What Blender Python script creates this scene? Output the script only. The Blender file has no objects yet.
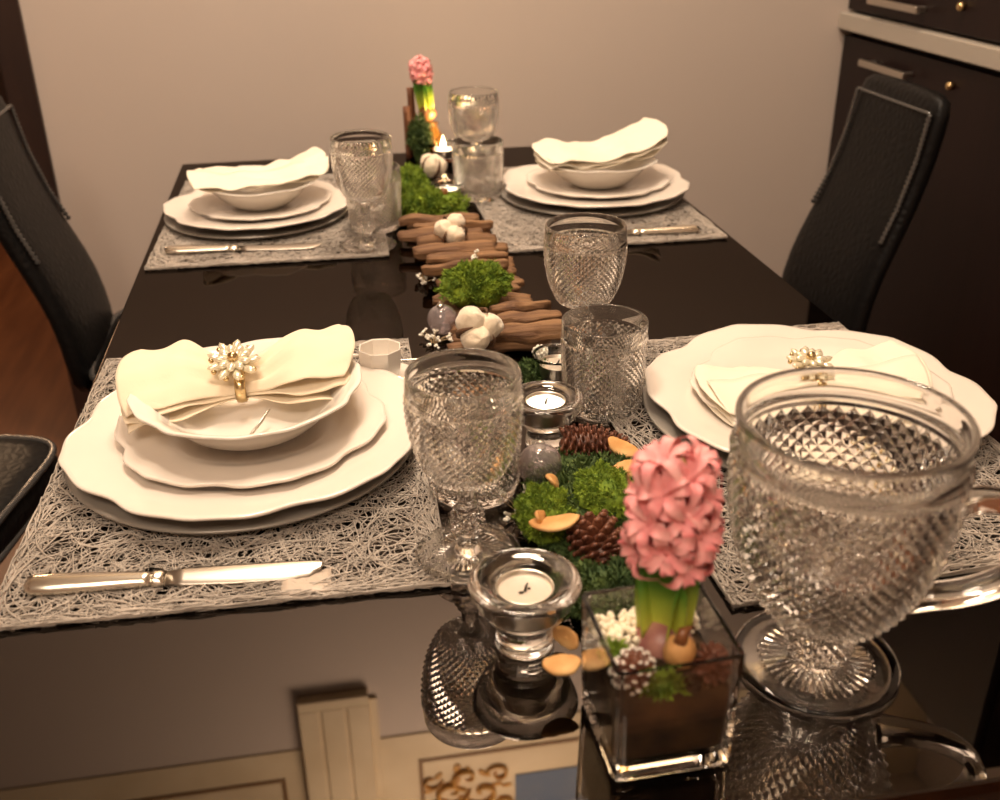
import bpy, bmesh, math, random
from math import sin, cos, pi, radians as R, sqrt, atan2
from mathutils import Vector as V, Matrix, Euler, noise
rnd = random.Random(7)
C = bpy.context.scene.collection
SC = bpy.context.scene
T = 0.75                                   # height of the table top

# ------------------------------------------------------------------ camera, exposure, light
cam = bpy.data.cameras.new('camera'); camo = bpy.data.objects.new('camera', cam); C.objects.link(camo)
pitch, yaw, roll = .466108, .168288, -.012524
fw = V((sin(yaw)*cos(pitch), cos(yaw)*cos(pitch), -sin(pitch)))
rt = V((cos(yaw), -sin(yaw), 0)); up = rt.cross(fw)
rt2 = rt*cos(roll) + up*sin(roll); up2 = -rt*sin(roll) + up*cos(roll)
m = Matrix((rt2, up2, -fw)).transposed().to_4x4(); m.translation = V((0, 0, T+.475))
camo.matrix_world = m
cam.sensor_fit = 'HORIZONTAL'; cam.sensor_width = 36; cam.lens = 36*1.031549
cam.clip_start = .02
cam.dof.use_dof = True; cam.dof.focus_distance = .98; cam.dof.aperture_fstop = 6.5
SC.camera = camo
vs = SC.view_settings
vs.view_transform = 'Standard'; vs.look = 'None'; vs.gamma = 1; vs.use_curve_mapping = False
vs.exposure = 0.26
cy = SC.cycles
cy.max_bounces = 26; cy.transmission_bounces = 24; cy.glossy_bounces = 8; cy.diffuse_bounces = 5
cy.transparent_max_bounces = 24; cy.caustics_reflective = True; cy.caustics_refractive = True
cy.blur_glossy = .6; cy.sample_clamp_indirect = 6
w = bpy.data.worlds.new('world'); SC.world = w; w.use_nodes = True
w.node_tree.nodes['Background'].inputs[0].default_value = (1, .8, .6, 1)
w.node_tree.nodes['Background'].inputs[1].default_value = .12

def area(name, loc, target, size, power, col=(1, .79, .595)):
    l = bpy.data.lights.new(name, 'AREA'); l.shape = 'DISK'; l.size = size; l.energy = power; l.color = col
    o = bpy.data.objects.new(name, l); C.objects.link(o); o.location = loc
    o.rotation_euler = (V(target)-V(loc)).to_track_quat('-Z', 'Y').to_euler(); return o
def point(name, loc, power, col=(1, .7, .4), size=.03):
    l = bpy.data.lights.new(name, 'POINT'); l.energy = power; l.color = col; l.shadow_soft_size = size
    o = bpy.data.objects.new(name, l); C.objects.link(o); o.location = loc; return o
area('table_lamp_light', (-.05, 1.0, 2.25), (.05, 1.05, .75), .30, 11)
area('room_fill', (-.7, -.6, 2.7), (.2, 1.6, .9), .8, 20)  # ambient fill added near the ceiling, not a fixture of the room
area('front_room_fill', (.0, -1.3, 2.9), (0, -2.5, 1.0), .9, 42)  # added behind the camera so the glassware has bright surroundings to reflect
area('wall_wash_fill', (.25, 1.62, 2.95), (.15, 2.34, 1.2), .5, 29)  # unseen wash added to brighten the back wall
cl = area('cornice_light', (.55, 1.93, 2.93), (.40, 2.36, 2.74), 1.3, 16); cl.data.shape = 'RECTANGLE'; cl.data.size_y = .06
point('hall_floor_fill', (-1.25, 3.7, 1.5), 24, (1, .62, .35), .15)  # low warm fill, added so the hall floor shows orange
point('candle_glow', (.229, 1.965, T+.075), .45, (1, .66, .34), .012)

# ------------------------------------------------------------------ materials
def mat(name, col, rough=.5, metal=0., ior=1.5, trans=0., var=None, bump=None, coat=0., emit=None, sheen=0., sss=0., alpha=1., spec=None):
    m = bpy.data.materials.new(name); m.use_nodes = True
    nt = m.node_tree; b = nt.nodes['Principled BSDF']; I = b.inputs
    I['Base Color'].default_value = (*col, 1); I['Roughness'].default_value = rough; I['Metallic'].default_value = metal
    I['IOR'].default_value = ior; I['Transmission Weight'].default_value = trans; I['Coat Weight'].default_value = coat
    I['Sheen Weight'].default_value = sheen; I['Alpha'].default_value = alpha
    if spec is not None: I['Specular IOR Level'].default_value = spec
    if sss: I['Subsurface Weight'].default_value = sss; I['Subsurface Radius'].default_value = (.01, .006, .004)
    if emit: I['Emission Color'].default_value = (*emit[0], 1); I['Emission Strength'].default_value = emit[1]
    tc = None
    if var or bump:
        tc = nt.nodes.new('ShaderNodeTexCoord')
    def coord(stretch):
        mp = nt.nodes.new('ShaderNodeMapping'); nt.links.new(tc.outputs['Object'], mp.inputs[0]); mp.inputs['Scale'].default_value = stretch; return mp
    if var:                                # (colour 2, scale, stretch)
        n = nt.nodes.new('ShaderNodeTexNoise'); n.inputs['Scale'].default_value = var[1]; n.inputs['Detail'].default_value = 4
        nt.links.new(coord(var[2] if len(var) > 2 else (1, 1, 1)).outputs[0], n.inputs['Vector'])
        r = nt.nodes.new('ShaderNodeValToRGB'); r.color_ramp.elements[0].position = .35; r.color_ramp.elements[1].position = .65
        r.color_ramp.elements[0].color = (*col, 1); r.color_ramp.elements[1].color = (*var[0], 1)
        nt.links.new(n.outputs['Fac'], r.inputs[0]); nt.links.new(r.outputs[0], I['Base Color'])
    if bump:                               # (kind, scale, strength, distance)
        if bump[0] == 'cell':
            n = nt.nodes.new('ShaderNodeTexVoronoi'); n.feature = 'DISTANCE_TO_EDGE'; out = n.outputs['Distance']
        else:
            n = nt.nodes.new('ShaderNodeTexNoise'); n.inputs['Detail'].default_value = 5; out = n.outputs['Fac']
        n.inputs['Scale'].default_value = bump[1]
        nt.links.new(coord(bump[4] if len(bump) > 4 else (1, 1, 1)).outputs[0], n.inputs['Vector'])
        bp = nt.nodes.new('ShaderNodeBump'); bp.inputs['Strength'].default_value = bump[2]; bp.inputs['Distance'].default_value = bump[3]
        nt.links.new(out, bp.inputs['Height']); nt.links.new(bp.outputs[0], I['Normal'])
    return m
M = dict(
    wall=mat('greige_paint', (.56, .48, .425), .75, var=((.545, .465, .41), 1.2), bump=('n', 300, .06, .002)),
    ceil=mat('ceiling_paint', (.75, .70, .62), .8),
    cream=mat('cream_frieze', (.70, .58, .40), .6, var=((.62, .50, .33), 6)),
    gold=mat('painted_gold', (.42, .20, .04), .5, var=((.55, .30, .07), 30)),
    brownline=mat('brown_line', (.22, .12, .05), .6),
    blue=mat('painted_blue', (.10, .14, .22), .6, var=((.13, .16, .22), 12)),
    darkwood=mat('dark_wood', (.020, .010, .008), .38, var=((.030, .014, .010), 5, (6, 6, .5))),
    floor=mat('floor_wood', (.20, .075, .03), .35, var=((.13, .045, .018), 3, (8, .8, 1))),
    table=mat('black_glass', (.090, .081, .075), .015, 1.),
    tablewood=mat('black_lacquer', (.012, .009, .008), .25),
    leather=mat('black_leather', (.0055, .005, .005), .42, spec=.16, bump=('cell', 60, .5, .003)),
    piping=mat('leather_piping', (.05, .048, .047), .2, spec=1.),  # grey lightened to stand in for the bead highlights
    cabinet=mat('wenge_laminate', (.0095, .0038, .0036), .40, spec=.22, var=((.013, .0052, .0045), 4, (10, 10, .4))),
    worktop=mat('grey_worktop', (.40, .36, .31), .4),
    steel=mat('brushed_steel', (.62, .58, .52), .28, 1.),
    brass=mat('brass_lock', (.75, .55, .28), .25, 1.),
    fibre=mat('silver_fibre', (.52, .46, .40), .45, var=((.36, .315, .27), 18), sheen=.2),
    ribbon=mat('satin_ribbon', (.56, .47, .39), .4, bump=('n', 120, .4, .002)),
    charger=mat('pewter_glaze', (.30, .275, .245), .3, .25),
    china=mat('cream_china', (.78, .715, .645), .12, coat=.3),
    white=mat('white_china', (.81, .765, .70), .12, coat=.3),
    linen=mat('cream_linen', (.84, .73, .56), .85, sheen=.25, bump=('n', 500, .12, .001)),
    linenw=mat('ivory_linen', (.86, .79, .66), .85, sheen=.25, bump=('n', 500, .12, .001)),
    silver=mat('silver_plate', (.74, .69, .60), .22, 1.),
    blade=mat('steel_blade', (.50, .46, .41), .3, 1.),
    jewel=mat('champagne_gem', (.80, .74, .56), .12, .35, coat=.6),
    gilt=mat('gilt_metal', (.62, .47, .25), .25, 1.),
    glass=mat('pressed_glass', (.985, .975, .955), .0, ior=1.47, trans=1.),
    clear=mat('clear_glass', (.985, .985, .97), .0, ior=1.5, trans=1.),
    bauble=mat('iridescent_glass', (.95, .88, .90), .02, ior=1.18, trans=.90, coat=1.),
    wax=mat('white_wax', (.66, .58, .48), .4, sss=.3),
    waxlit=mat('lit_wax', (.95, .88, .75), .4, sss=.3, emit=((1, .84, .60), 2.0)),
    alu=mat('aluminium_cup', (.75, .70, .62), .28, 1.),
    soot=mat('burnt_wick', (.03, .02, .015), .9),
    flame=mat('flame', (1, .8, .4), .5, emit=((1, .78, .42), 26)),
    bark=mat('driftwood', (.10, .045, .022), .75, var=((.27, .145, .065), 45, (.2, 2, 2)), bump=('n', 120, .8, .004, (.12, 2, 2))),
    moss=mat('bright_moss', (.085, .16, .010), .85, var=((.235, .33, .022), 75)),
    mossd=mat('dark_moss', (.03, .065, .014), .8, var=((.075, .12, .022), 50)),
    cotton=mat('raw_cotton', (.85, .73, .56), .95, sheen=.5, bump=('n', 180, .35, .004)),
    husk=mat('dry_husk', (.12, .06, .03), .8),
    cone=mat('pine_cone_brown', (.11, .035, .02), .42, var=((.19, .07, .035), 40)),
    frost=mat('frosted_tip', (.82, .76, .68), .8),
    chip=mat('orange_bark_chip', (.62, .30, .09), .65, var=((.74, .46, .19), 45)),
    gyp=mat('dry_white_blossom', (.90, .86, .76), .8),
    twig=mat('dry_twig', (.35, .25, .13), .8),
    petal=mat('pink_petal', (.90, .30, .32), .45, sss=.1, var=((.92, .50, .48), 55)),
    bud=mat('yellow_green_bud', (.72, .62, .16), .5),
    leaf=mat('hyacinth_leaf', (.10, .24, .03), .35, var=((.18, .32, .05), 20, (1, 1, .3))),
    leafy=mat('pale_leaf_base', (.52, .56, .10), .4, var=((.40, .48, .07), 25)),
    bulb=mat('purple_bulb_skin', (.30, .11, .10), .4, var=((.50, .26, .20), 40)),
    bulbb=mat('brown_bulb_skin', (.16, .055, .02), .35, var=((.30, .12, .04), 30)),
    soil=mat('potting_soil', (.016, .010, .005), .9, var=((.085, .042, .014), 38)),
    nut=mat('pale_seed_pod', (.70, .40, .16), .55, var=((.60, .30, .10), 60)),
    pebble=mat('white_bark_chips', (.88, .80, .62), .8),
    cinn=mat('cinnamon_bark', (.14, .05, .022), .6, var=((.20, .08, .035), 60, (3, 3, .4))),
    amber=mat('amber_lit_glass', (.72, .36, .07), .02, ior=1.45, trans=.9),  # clear glass with the amber light on it put into the colour
)

def leaf_blend(m, base, tip):
    nt = m.node_tree; tc = nt.nodes.new('ShaderNodeTexCoord'); sx = nt.nodes.new('ShaderNodeSeparateXYZ'); rp = nt.nodes.new('ShaderNodeValToRGB')
    nt.links.new(tc.outputs['Generated'], sx.inputs[0]); nt.links.new(sx.outputs['Z'], rp.inputs[0])
    rp.color_ramp.elements[0].color = (*base, 1); rp.color_ramp.elements[0].position = .12; rp.color_ramp.elements[1].color = (*tip, 1); rp.color_ramp.elements[1].position = .62
    nt.links.new(rp.outputs[0], nt.nodes['Principled BSDF'].inputs['Base Color'])
leaf_blend(M['leaf'], (.50, .55, .07), (.07, .20, .02))

# ------------------------------------------------------------------ mesh builder
class MB:
    def __init__(s): s.v = []; s.f = []; s.sm = []; s.mi = []; s.idx = 0
    def add(s, vs, fs, smooth=True):
        o = len(s.v); s.v += [tuple(p) for p in vs]
        for f in fs: s.f.append([i+o for i in f]); s.sm.append(smooth); s.mi.append(s.idx)
        return s
    def box(s, x0, x1, y0, y1, z0, z1):
        p = [(x, y, z) for z in (z0, z1) for y in (y0, y1) for x in (x0, x1)]
        return s.add(p, [(0, 2, 3, 1), (4, 5, 7, 6), (0, 1, 5, 4), (2, 6, 7, 3), (0, 4, 6, 2), (1, 3, 7, 5)], False)
    def rings(s, rings, closed=True, caps=True, smooth=True):
        n = len(rings[0]); vs = [p for r in rings for p in r]; fs = []
        for j in range(len(rings)-1):
            for i in range(n if closed else n-1):
                k = (i+1) % n; fs.append((j*n+i, j*n+k, (j+1)*n+k, (j+1)*n+i))
        if caps: fs.append(tuple(range(n))[::-1]); fs.append(tuple(range((len(rings)-1)*n, len(rings)*n)))
        return s.add(vs, fs, smooth)
    def tube(s, pts, r, n=8, flat=1., caps=True, loop=False):
        pts = [V(p) for p in pts]; N = len(pts); rs = r if isinstance(r, (list, tuple)) else [r]*N
        ts = []
        for i in range(N):
            a = pts[(i-1) % N] if (i > 0 or loop) else pts[0]; b = pts[(i+1) % N] if (i < N-1 or loop) else pts[-1]
            ts.append((b-a).normalized())
        u = ts[0].cross(V((0, 0, 1)));
        if u.length < 1e-3: u = ts[0].cross(V((0, 1, 0)))
        u.normalize(); out = []
        for i in range(N):
            u = (u - ts[i]*u.dot(ts[i])).normalized(); w = ts[i].cross(u)
            out.append([pts[i]+u*(rs[i]*cos(2*pi*k/n))+w*(rs[i]*flat*sin(2*pi*k/n)) for k in range(n)])
        if loop: out.append(out[0]); caps = False
        return s.rings(out, True, caps)
    def ell(s, c, rad, rot=None, nu=12, nv=8, ns=0, seed=0):
        c = V(c); q = rot.to_matrix() if rot else Matrix.Identity(3); rg = []
        for j in range(nv+1):
            t = pi*j/nv; row = []
            for i in range(nu):
                a = 2*pi*i/nu; d = V((sin(t)*cos(a), sin(t)*sin(a), cos(t))); k = 1.
                if ns: k += ns*noise.noise(d*2.1+V((seed*3.7, seed, 0)))
                p = q @ V((d.x*rad[0]*k, d.y*rad[1]*k, d.z*rad[2]*k)); row.append(c+p)
            rg.append(row)
        return s.rings(rg, True, False)
    def lathe(s, rows, n=48, scal=None):
        """rows: (r, z[, amp[, zamp]]); amp > 0 makes a diamond lattice, alternating per column and row"""
        o = len(s.v); J = len(rows); rows = [tuple(r)+(0,)*(4-len(r)) for r in rows]
        vs = []
        for j, (r, z, a, za) in enumerate(rows):
            for i in range(n):
                rr = r + (a if (i+j) % 2 else -a*.3) if a else r
                zz = z + (za if i % 2 else 0); th = 2*pi*i/n
                if scal: rr, zz = scal(rr, zz, th)
                vs.append((rr*cos(th), rr*sin(th), zz))
        s.v += vs
        for j in range(J-1):
            dm = rows[j][2] > 0 or rows[j+1][2] > 0
            for i in range(n):
                k = (i+1) % n; a, b, c, d = o+j*n+i, o+j*n+k, o+(j+1)*n+k, o+(j+1)*n+i
                if rows[j][0] < 1e-6: fl = [(a, c, d)]
                elif rows[j+1][0] < 1e-6: fl = [(a, b, c)]
                elif dm: fl = [(a, b, c), (a, c, d)] if (i+j) % 2 == 0 else [(a, b, d), (b, c, d)]
                else: fl = [(a, b, c, d)]
                for f in fl: s.f.append(list(f)); s.sm.append(not dm and rows[j][3] == 0); s.mi.append(s.idx)
        return s
    def build(s, name, mats, parent=None, loc=None, rot=None, bevel=0, solid=0, sub=0, merge=False, recalc=True):
        me = bpy.data.meshes.new(name); me.from_pydata(s.v, [], s.f); me.update()
        me.polygons.foreach_set('use_smooth', s.sm); me.polygons.foreach_set('material_index', s.mi)
        if merge or recalc or bevel:
            bm = bmesh.new(); bm.from_mesh(me)
            if merge: bmesh.ops.remove_doubles(bm, verts=bm.verts, dist=1e-6)
            if recalc: bmesh.ops.recalc_face_normals(bm, faces=bm.faces)
            bm.to_mesh(me); bm.free()
        for q in (mats if isinstance(mats, (list, tuple)) else [mats]): me.materials.append(q)
        o = bpy.data.objects.new(name, me); C.objects.link(o)
        if parent: o.parent = parent
        if loc: o.location = loc
        if rot: o.rotation_euler = rot
        if bevel:
            b = o.modifiers.new('bevel', 'BEVEL'); b.width = bevel; b.segments = 3; b.limit_method = 'ANGLE'
            me.polygons.foreach_set('use_smooth', [True]*len(me.polygons)); b.harden_normals = True
        if solid: q = o.modifiers.new('solid', 'SOLIDIFY'); q.thickness = solid; q.offset = 0
        if sub: q = o.modifiers.new('sub', 'SUBSURF'); q.levels = q.render_levels = sub
        return o
def tag(o, label=None, cat=None, group=None, kind=None):
    if label: o['label'] = label
    if cat: o['category'] = cat
    if group: o['group'] = group
    if kind: o['kind'] = kind
    return o
M['table'].node_tree.nodes['Principled BSDF'].inputs['Specular Tint'].default_value = (.48, .46, .45, 1)   # mirror-black lacquered glass
def thing(name, label, cat, loc=(0, 0, 0), rz=0, group=None):
    o = bpy.data.objects.new(name, None); C.objects.link(o); o.empty_display_size = .02
    o.location = loc; o.rotation_euler = (0, 0, rz); return tag(o, label, cat, group)
def dup(o, label=None, loc=None, rot=None, scale=None, parent=None):
    c = o.copy(); C.objects.link(c)
    if parent: c.parent = parent
    for ch in list(o.children): dup(ch, parent=c)
    if label: c['label'] = label
    if loc: c.location = loc
    if rot is not None: c.rotation_euler = rot
    if scale: c.scale = scale if isinstance(scale, tuple) else (scale,)*3
    return c
def struct(name, mb, m, **k): return tag(mb.build(name, m, **k), kind='structure')
def sstep(t): t = max(0, min(1, t)); return t*t*(3-2*t)

# ------------------------------------------------------------------ the room
YW = 2.34
struct('floor', MB().box(-2.6, 1.9, -2.6, 5.2, -.05, 0), M['floor'])
struct('ceiling', MB().box(-2.6, 1.9, -2.6, 5.2, 3.05, 3.1), M['ceil'])
struct('wall_back', MB().box(-.575, 1.9, YW, YW+.14, 0, 3.05).box(-2.6, -1.55, YW, YW+.14, 0, 3.05).box(-1.55, -.575, YW, YW+.14, 1.95, 3.05), M['wall'])
struct('wall_right', MB().box(1.84, 1.9, -2.6, YW, 0, 3.05), M['wall'])
struct('wall_left', MB().box(-2.6, -2.54, -2.6, 5.2, 0, 3.05), M['wall'])
struct('wall_front', MB().box(-2.54, 1.84, -2.6, -2.54, 0, 3.05), M['wall'])
struct('wall_hall', MB().box(-2.54, 0, 5.0, 5.2, 0, 3.05).box(-.1, 0, YW+.14, 5, 0, 3.05), M['darkwood'])
struct('trim_1', MB().box(-.63, -.57, YW-.012, YW+.155, 0, 1.98).box(-1.56, -1.50, YW-.012, YW+.155, 0, 1.98).box(-1.50, -.63, YW-.012, YW+.155, 1.92, 1.98), M['darkwood'], bevel=.004)
# painted frieze above the back wall
struct('trim_2', MB().box(-2.54, 1.84, YW-.006, YW, 2.565, 3.05), M['cream'], bevel=.004)
def frieze_panel(x0, x1, z0, z1):
    b = MB(); t = .012
    b.box(x0, x1, YW-.010, YW-.006, z0, z0+t).box(x0, x1, YW-.010, YW-.006, z1-t, z1).box(x0, x0+t, YW-.010, YW-.006, z0+t, z1-t).box(x1-t, x1, YW-.010, YW-.006, z0+t, z1-t)
    return b
struct('trim_3', frieze_panel(.13, 1.2, 2.67, 3.0), M['brownline'])
struct('trim_4', frieze_panel(-1.5, -.27, 2.67, 3.0), M['brownline'])
def scrolls(cx, cz, flip):
    b = MB(); rr = random.Random(3)
    def sp(x, z, r0, turns, a0, dirn, wd):
        pts = []; rs = []
        for i in range(26):
            t = i/25; a = a0+dirn*turns*2*pi*t; r = r0*(1-.85*t)
            pts.append((cx+flip*(x+r*cos(a)), YW-.008, cz+z+r*sin(a))); rs.append(1.5*wd*(.3+1.2*sin(pi*min(1, .1+t))**.7))
        b.tube(pts, rs, 6, .3)
    for k in [(-.05, 0, .06, 1.3, 0, 1, .011), (.05, .02, .055, 1.2, pi, -1, .011), (0, -.05, .05, 1.1, pi/2, 1, .009), (-.09, .07, .045, 1.2, 0, -1, .009), (.10, -.05, .04, 1.2, pi, 1, .008), (.0, .09, .05, 1, -pi/2, -1, .01), (-.11, -.055, .035, 1, 0, 1, .008), (.11, .08, .045, 1, 2, -1, .009)]: sp(*k)
    for i in range(16):
        a = rr.uniform(0, 6.28); r = rr.uniform(.05, .13)
        b.ell((cx+flip*r*cos(a)*1.1, YW-.008, cz+r*.8*sin(a)), (.018, .004, .009), Euler((0, a, 0)), 8, 6)
    return b
struct('trim_5', scrolls(.275, 2.82, 1), M['gold'])
struct('trim_6', scrolls(-.41, 2.86, -1), M['gold'])
struct('trim_7', MB().box(.43, .78, YW-.010, YW-.006, 2.79, 2.94), M['blue'])
# boxed pilaster on the back wall, near the ceiling
struct('trim_8', MB().box(-.206, -.004, YW-.030, YW, 2.365, 3.05).box(-.004, .020, YW-.012, YW, 2.40, 3.05)
       .box(-.206, -.004, YW-.036, YW-.03, 2.365, 2.40).box(-.206, -.150, YW-.036, YW-.03, 2.40, 3.05).box(-.140, -.076, YW-.036, YW-.03, 2.40, 3.05).box(-.066, -.004, YW-.036, YW-.03, 2.40, 3.05), M['cream'], bevel=.002)

# ------------------------------------------------------------------ kitchen units on the right
def handle_bar(y0, y1, z, par):
    b = MB().box(1.168, 1.178, y0, y1, z-.007, z+.007)
    b.box(1.178, 1.2, y0+.015, y0+.027, z-.005, z+.005).box(1.178, 1.2, y1-.027, y1-.015, z-.005, z+.005)
    tag(b.build('handle', M['steel'], par, bevel=.002), 'slim steel bar handle')
def lock(y, z, par):
    b = MB(); b.rings([[(x, y+r*cos(a*pi/6), z+r*sin(a*pi/6)) for a in range(12)] for x, r in ((1.2, .008), (1.19, .008), (1.187, .005))]); tag(b.build('lock', M['brass'], par), 'small round brass lock')
bc = thing('base_cabinet', 'dark brown base cabinet below the grey worktop behind the chair', 'cabinet', (.012, 0, 0))
MB().box(1.222, 1.812, -.5, YW-.005, .1, .912).box(1.26, 1.812, -.5, YW-.005, 0, .1).build('body', M['cabinet'], bc)
for i, (y0, y1) in enumerate(((1.13, 2.33), (.52, 1.12), (-.49, .51))):
    d = MB().box(1.2, 1.22, y0, y1, .11, .9).build('door', M['cabinet'], bc, bevel=.002)
    handle_bar(y1-.33, y1-.14, .86, d)
    if i < 1: lock(y1-.46, .862, d)
tag(MB().box(1.196, 1.838, -.5, YW-.004, .913, .949).build('worktop', M['worktop'], bevel=.003), 'pale grey worktop strip running along the dark brown kitchen units', 'worktop')
uc = thing('tall_cabinet', 'dark brown upper cabinet standing on the grey worktop', 'cabinet', (.012, 0, 0))
MB().box(1.222, 1.812, 1.38, YW-.005, .9495, 1.94).build('body', M['cabinet'], uc)
d = MB().box(1.2, 1.22, 1.385, YW-.01, .956, 1.10).build('drawer', M['cabinet'], uc, bevel=.002)
handle_bar(1.99, 2.19, .988, d); lock(1.88, 1.005, d)
for y0, y1 in ((1.385, YW-.01),):
    d = MB().box(1.2, 1.22, y0, y1, 1.104, 1.938).build('door', M['cabinet'], uc, bevel=.002)
    handle_bar((y0+y1)/2-.08, (y0+y1)/2+.08, 1.14, d)

# ------------------------------------------------------------------ table
TX0, TX1, TY0, TY1 = -.263, .589, .385, 2.034
tb = thing('dining_table', 'glossy black dining table laid for four people', 'table', ((TX0+TX1)/2, (TY0+TY1)/2, 0))
hx, hy = (TX1-TX0)/2, (TY1-TY0)/2
MB().box(-hx, hx, -hy, hy, T-.012, T).build('tabletop', M['table'], tb, bevel=.002)
MB().box(-hx+.004, hx-.004, -hy+.004, hy-.004, T-.04, T-.0125).box(-hx+.05, hx-.05, -hy+.05, hy-.05, T-.10, T-.04).build('apron', M['tablewood'], tb, bevel=.002)
for sx in (-1, 1):
    for sy in (-1, 1):
        x, y = sx*(hx-.055), sy*(hy-.055); MB().box(x-.035, x+.035, y-.035, y+.035, 0, T-.041).build('leg', M['tablewood'], tb, bevel=.004)

# ------------------------------------------------------------------ chairs
def make_chair(label, loc, rz):
    t = thing('dining_chair', label, 'chair', loc, rz, 'black leather dining chairs')
    def slab(z0, z1, ins):
        rg = []
        for z, k in ((z0, ins), (z0+.012, 0), ((z0+z1)/2, -.004), (z1-.014, 0), (z1-.004, .008), (z1, .03)):
            ring = []
            for q in range(40):
                a = 2*pi*q/40; e = .32
                ring.append(((.197-k)*(abs(cos(a))**e)*(1 if cos(a) > 0 else -1)+.018, (.188-k)*(abs(sin(a))**e)*(1 if sin(a) > 0 else -1), z))
            rg.append(ring)
        return MB().rings(rg)
    st = slab(.392, .462, .01).build('seat', M['leather'], t)
    b = MB(); pts = []; rs = []
    for z in (.455, .408):
        b = b; pts = []; rs = []
        for q in range(160):
            a = 2*pi*q/160; e = .32
            pts.append((.196*(abs(cos(a))**e)*(1 if cos(a) > 0 else -1)+.018, .187*(abs(sin(a))**e)*(1 if sin(a) > 0 else -1), z)); rs.append(.0066 if q % 2 else .0052)
        b.tube(pts, rs, 6, loop=True)
    b.build('piping', M['piping'], st)
    prof = [(.40, -.192, .160), (.48, -.195, .158), (.56, -.205, .152), (.64, -.235, .146), (.72, -.268, .140), (.80, -.290, .137), (.88, -.302, .135), (.910, -.304, .133)]
    rg = []
    for z, x, h in prof:
        th = .019 if z < .9 else .012
        rg.append([(x+dx, y, z) for dx, y in ((th, -h+.012), (th+.003, -h*.5), (th+.003, 0), (th+.003, h*.5), (th, h-.012), (th*.5, h), (-th*.5, h), (-th, h-.012), (-th, 0), (-th, -h+.012), (-th*.5, -h), (th*.5, -h))])
    bk = MB().rings(rg).build('backrest', M['leather'], t, sub=1)
    def px(z):
        for (a, xa, ha), (c, xc, hc) in zip(prof, prof[1:]):
            if z <= c: k = (z-a)/(c-a); return xa+(xc-xa)*k, ha+(hc-ha)*k
        return prof[-1][1:]
    for s_ in (-1, 1):
        pts = []; rs = []
        for q in range(56):
            z = .66+.215*q/55; x, h = px(z); pts.append((x+.0215, s_*(h-.012), z)); rs.append(.0058 if q % 2 else .002)
        MB().tube(pts, rs, 6).build('piping', M['piping'], bk)
    x, h = px(.876); MB().tube([(x+.0215, -h+.012+(2*h-.024)*q/20, .876) for q in range(21)], .0035, 6).build('piping', M['piping'], bk)
    for sx in (-1, 1):
        for sy in (-1, 1):
            k = .17 if sx > 0 else .18
            MB().rings([[(sx*(k+e)+a*r, sy*(.165)+c*r, z) for a, c in ((1, 1), (-1, 1), (-1, -1), (1, -1))] for z, r, e in ((0, .014, .03 if sx < 0 else 0), (.2, .017, .012 if sx < 0 else 0), (.393, .021, 0))], smooth=False).build('leg', M['tablewood'], t, bevel=.003)
    return t
ch = make_chair('black crocodile leather chair in front of the dark cabinet, right side of the table', (.708, 1.695, 0), pi)
dup(ch, 'black leather chair by the dark doorway, its tall back leaning away', (-.260, 1.885, 0), (0, 0, R(0)))
dup(ch, 'black leather chair at the lower left edge with only its seat corner showing', (-.676, 1.370, 0), (0, 0, R(-12)))

# ------------------------------------------------------------------ placemats of tangled fibre
def fibre_mat(wx, wy, seed):
    rr = random.Random(seed); b = MB()
    def fib(p, a, L, r, curl, z):
        pts = []; n = 11; k = rr.uniform(-curl, curl); k2 = rr.uniform(-curl, curl)*.9
        for i in range(n):
            t = i/(n-1); pts.append((max(-wx/2, min(wx/2, p[0])), max(-wy/2, min(wy/2, p[1])), z+.0014+.0009*sin(t*9+a*5)))
            p = (p[0]+cos(a)*L/n, p[1]+sin(a)*L/n); a += (k+k2*sin(t*7))/n
        # a flattened fibre
        b.tube(pts, r, 3, caps=False)
    for i in range(2300):
        fib((rr.uniform(-wx/2, wx/2), rr.uniform(-wy/2, wy/2)), rr.uniform(0, 6.28), rr.uniform(.04, .13), rr.uniform(.0003, .00075), 6, rr.uniform(.0006, .0026))
    for i in range(700):                    # denser rolled edge
        sd = rr.randrange(4); j = rr.gauss(0, .006)
        if sd < 2: p = (rr.uniform(-wx/2, wx/2), (wy/2-abs(j)-.002)*(1 if sd else -1)); a = 0 if rr.random() < .5 else pi
        else: p = ((wx/2-abs(j)-.002)*(1 if sd == 3 else -1), rr.uniform(-wy/2, wy/2)); a = pi/2*(1 if rr.random() < .5 else -1)
        fib(p, a+rr.gauss(0, .15), rr.uniform(.04, .09), rr.uniform(.0004, .0009), 1.8, rr.uniform(.0008, .0034))
    return b
MW, ML = .335, .47
pm = thing('placemat', 'silvery fibre placemat at the near left seat, knife along its front edge', 'placemat', (-.094, .868, T), R(-1.5), 'woven fibre placemats')
wv = fibre_mat(MW, ML, 5).build('weave', M['fibre'], pm, recalc=False)
g = MB(); g.rings([[(.042+.037*i/6, -.23+.028*j/5+.001*sin(i*2), .0042+.0008*sin(i*1.7+j*2)) for i in range(7)] for j in range(6)], closed=False, caps=False)
tag(g.build('satin_patch', M['ribbon'], pm, solid=.0006), 'small square satin patch on the front edge')
m2 = dup(pm, 'silvery fibre placemat under the plates at the near right seat, behind the glass jug', (.425, .805, T), (0, 0, R(2)))
m3 = dup(pm, 'silvery fibre placemat at the far left seat, under the plates by the back wall', (-.08, 1.645, T), (0, 0, R(178.5)))
m4 = dup(pm, 'silvery fibre placemat at the far right seat, nearest the cabinets', (.41, 1.62, T), (0, 0, R(180)))
for q in (m2, m3, m4):
    for c in list(q.children):
        if c.name.startswith('satin'): bpy.data.objects.remove(c)

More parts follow.
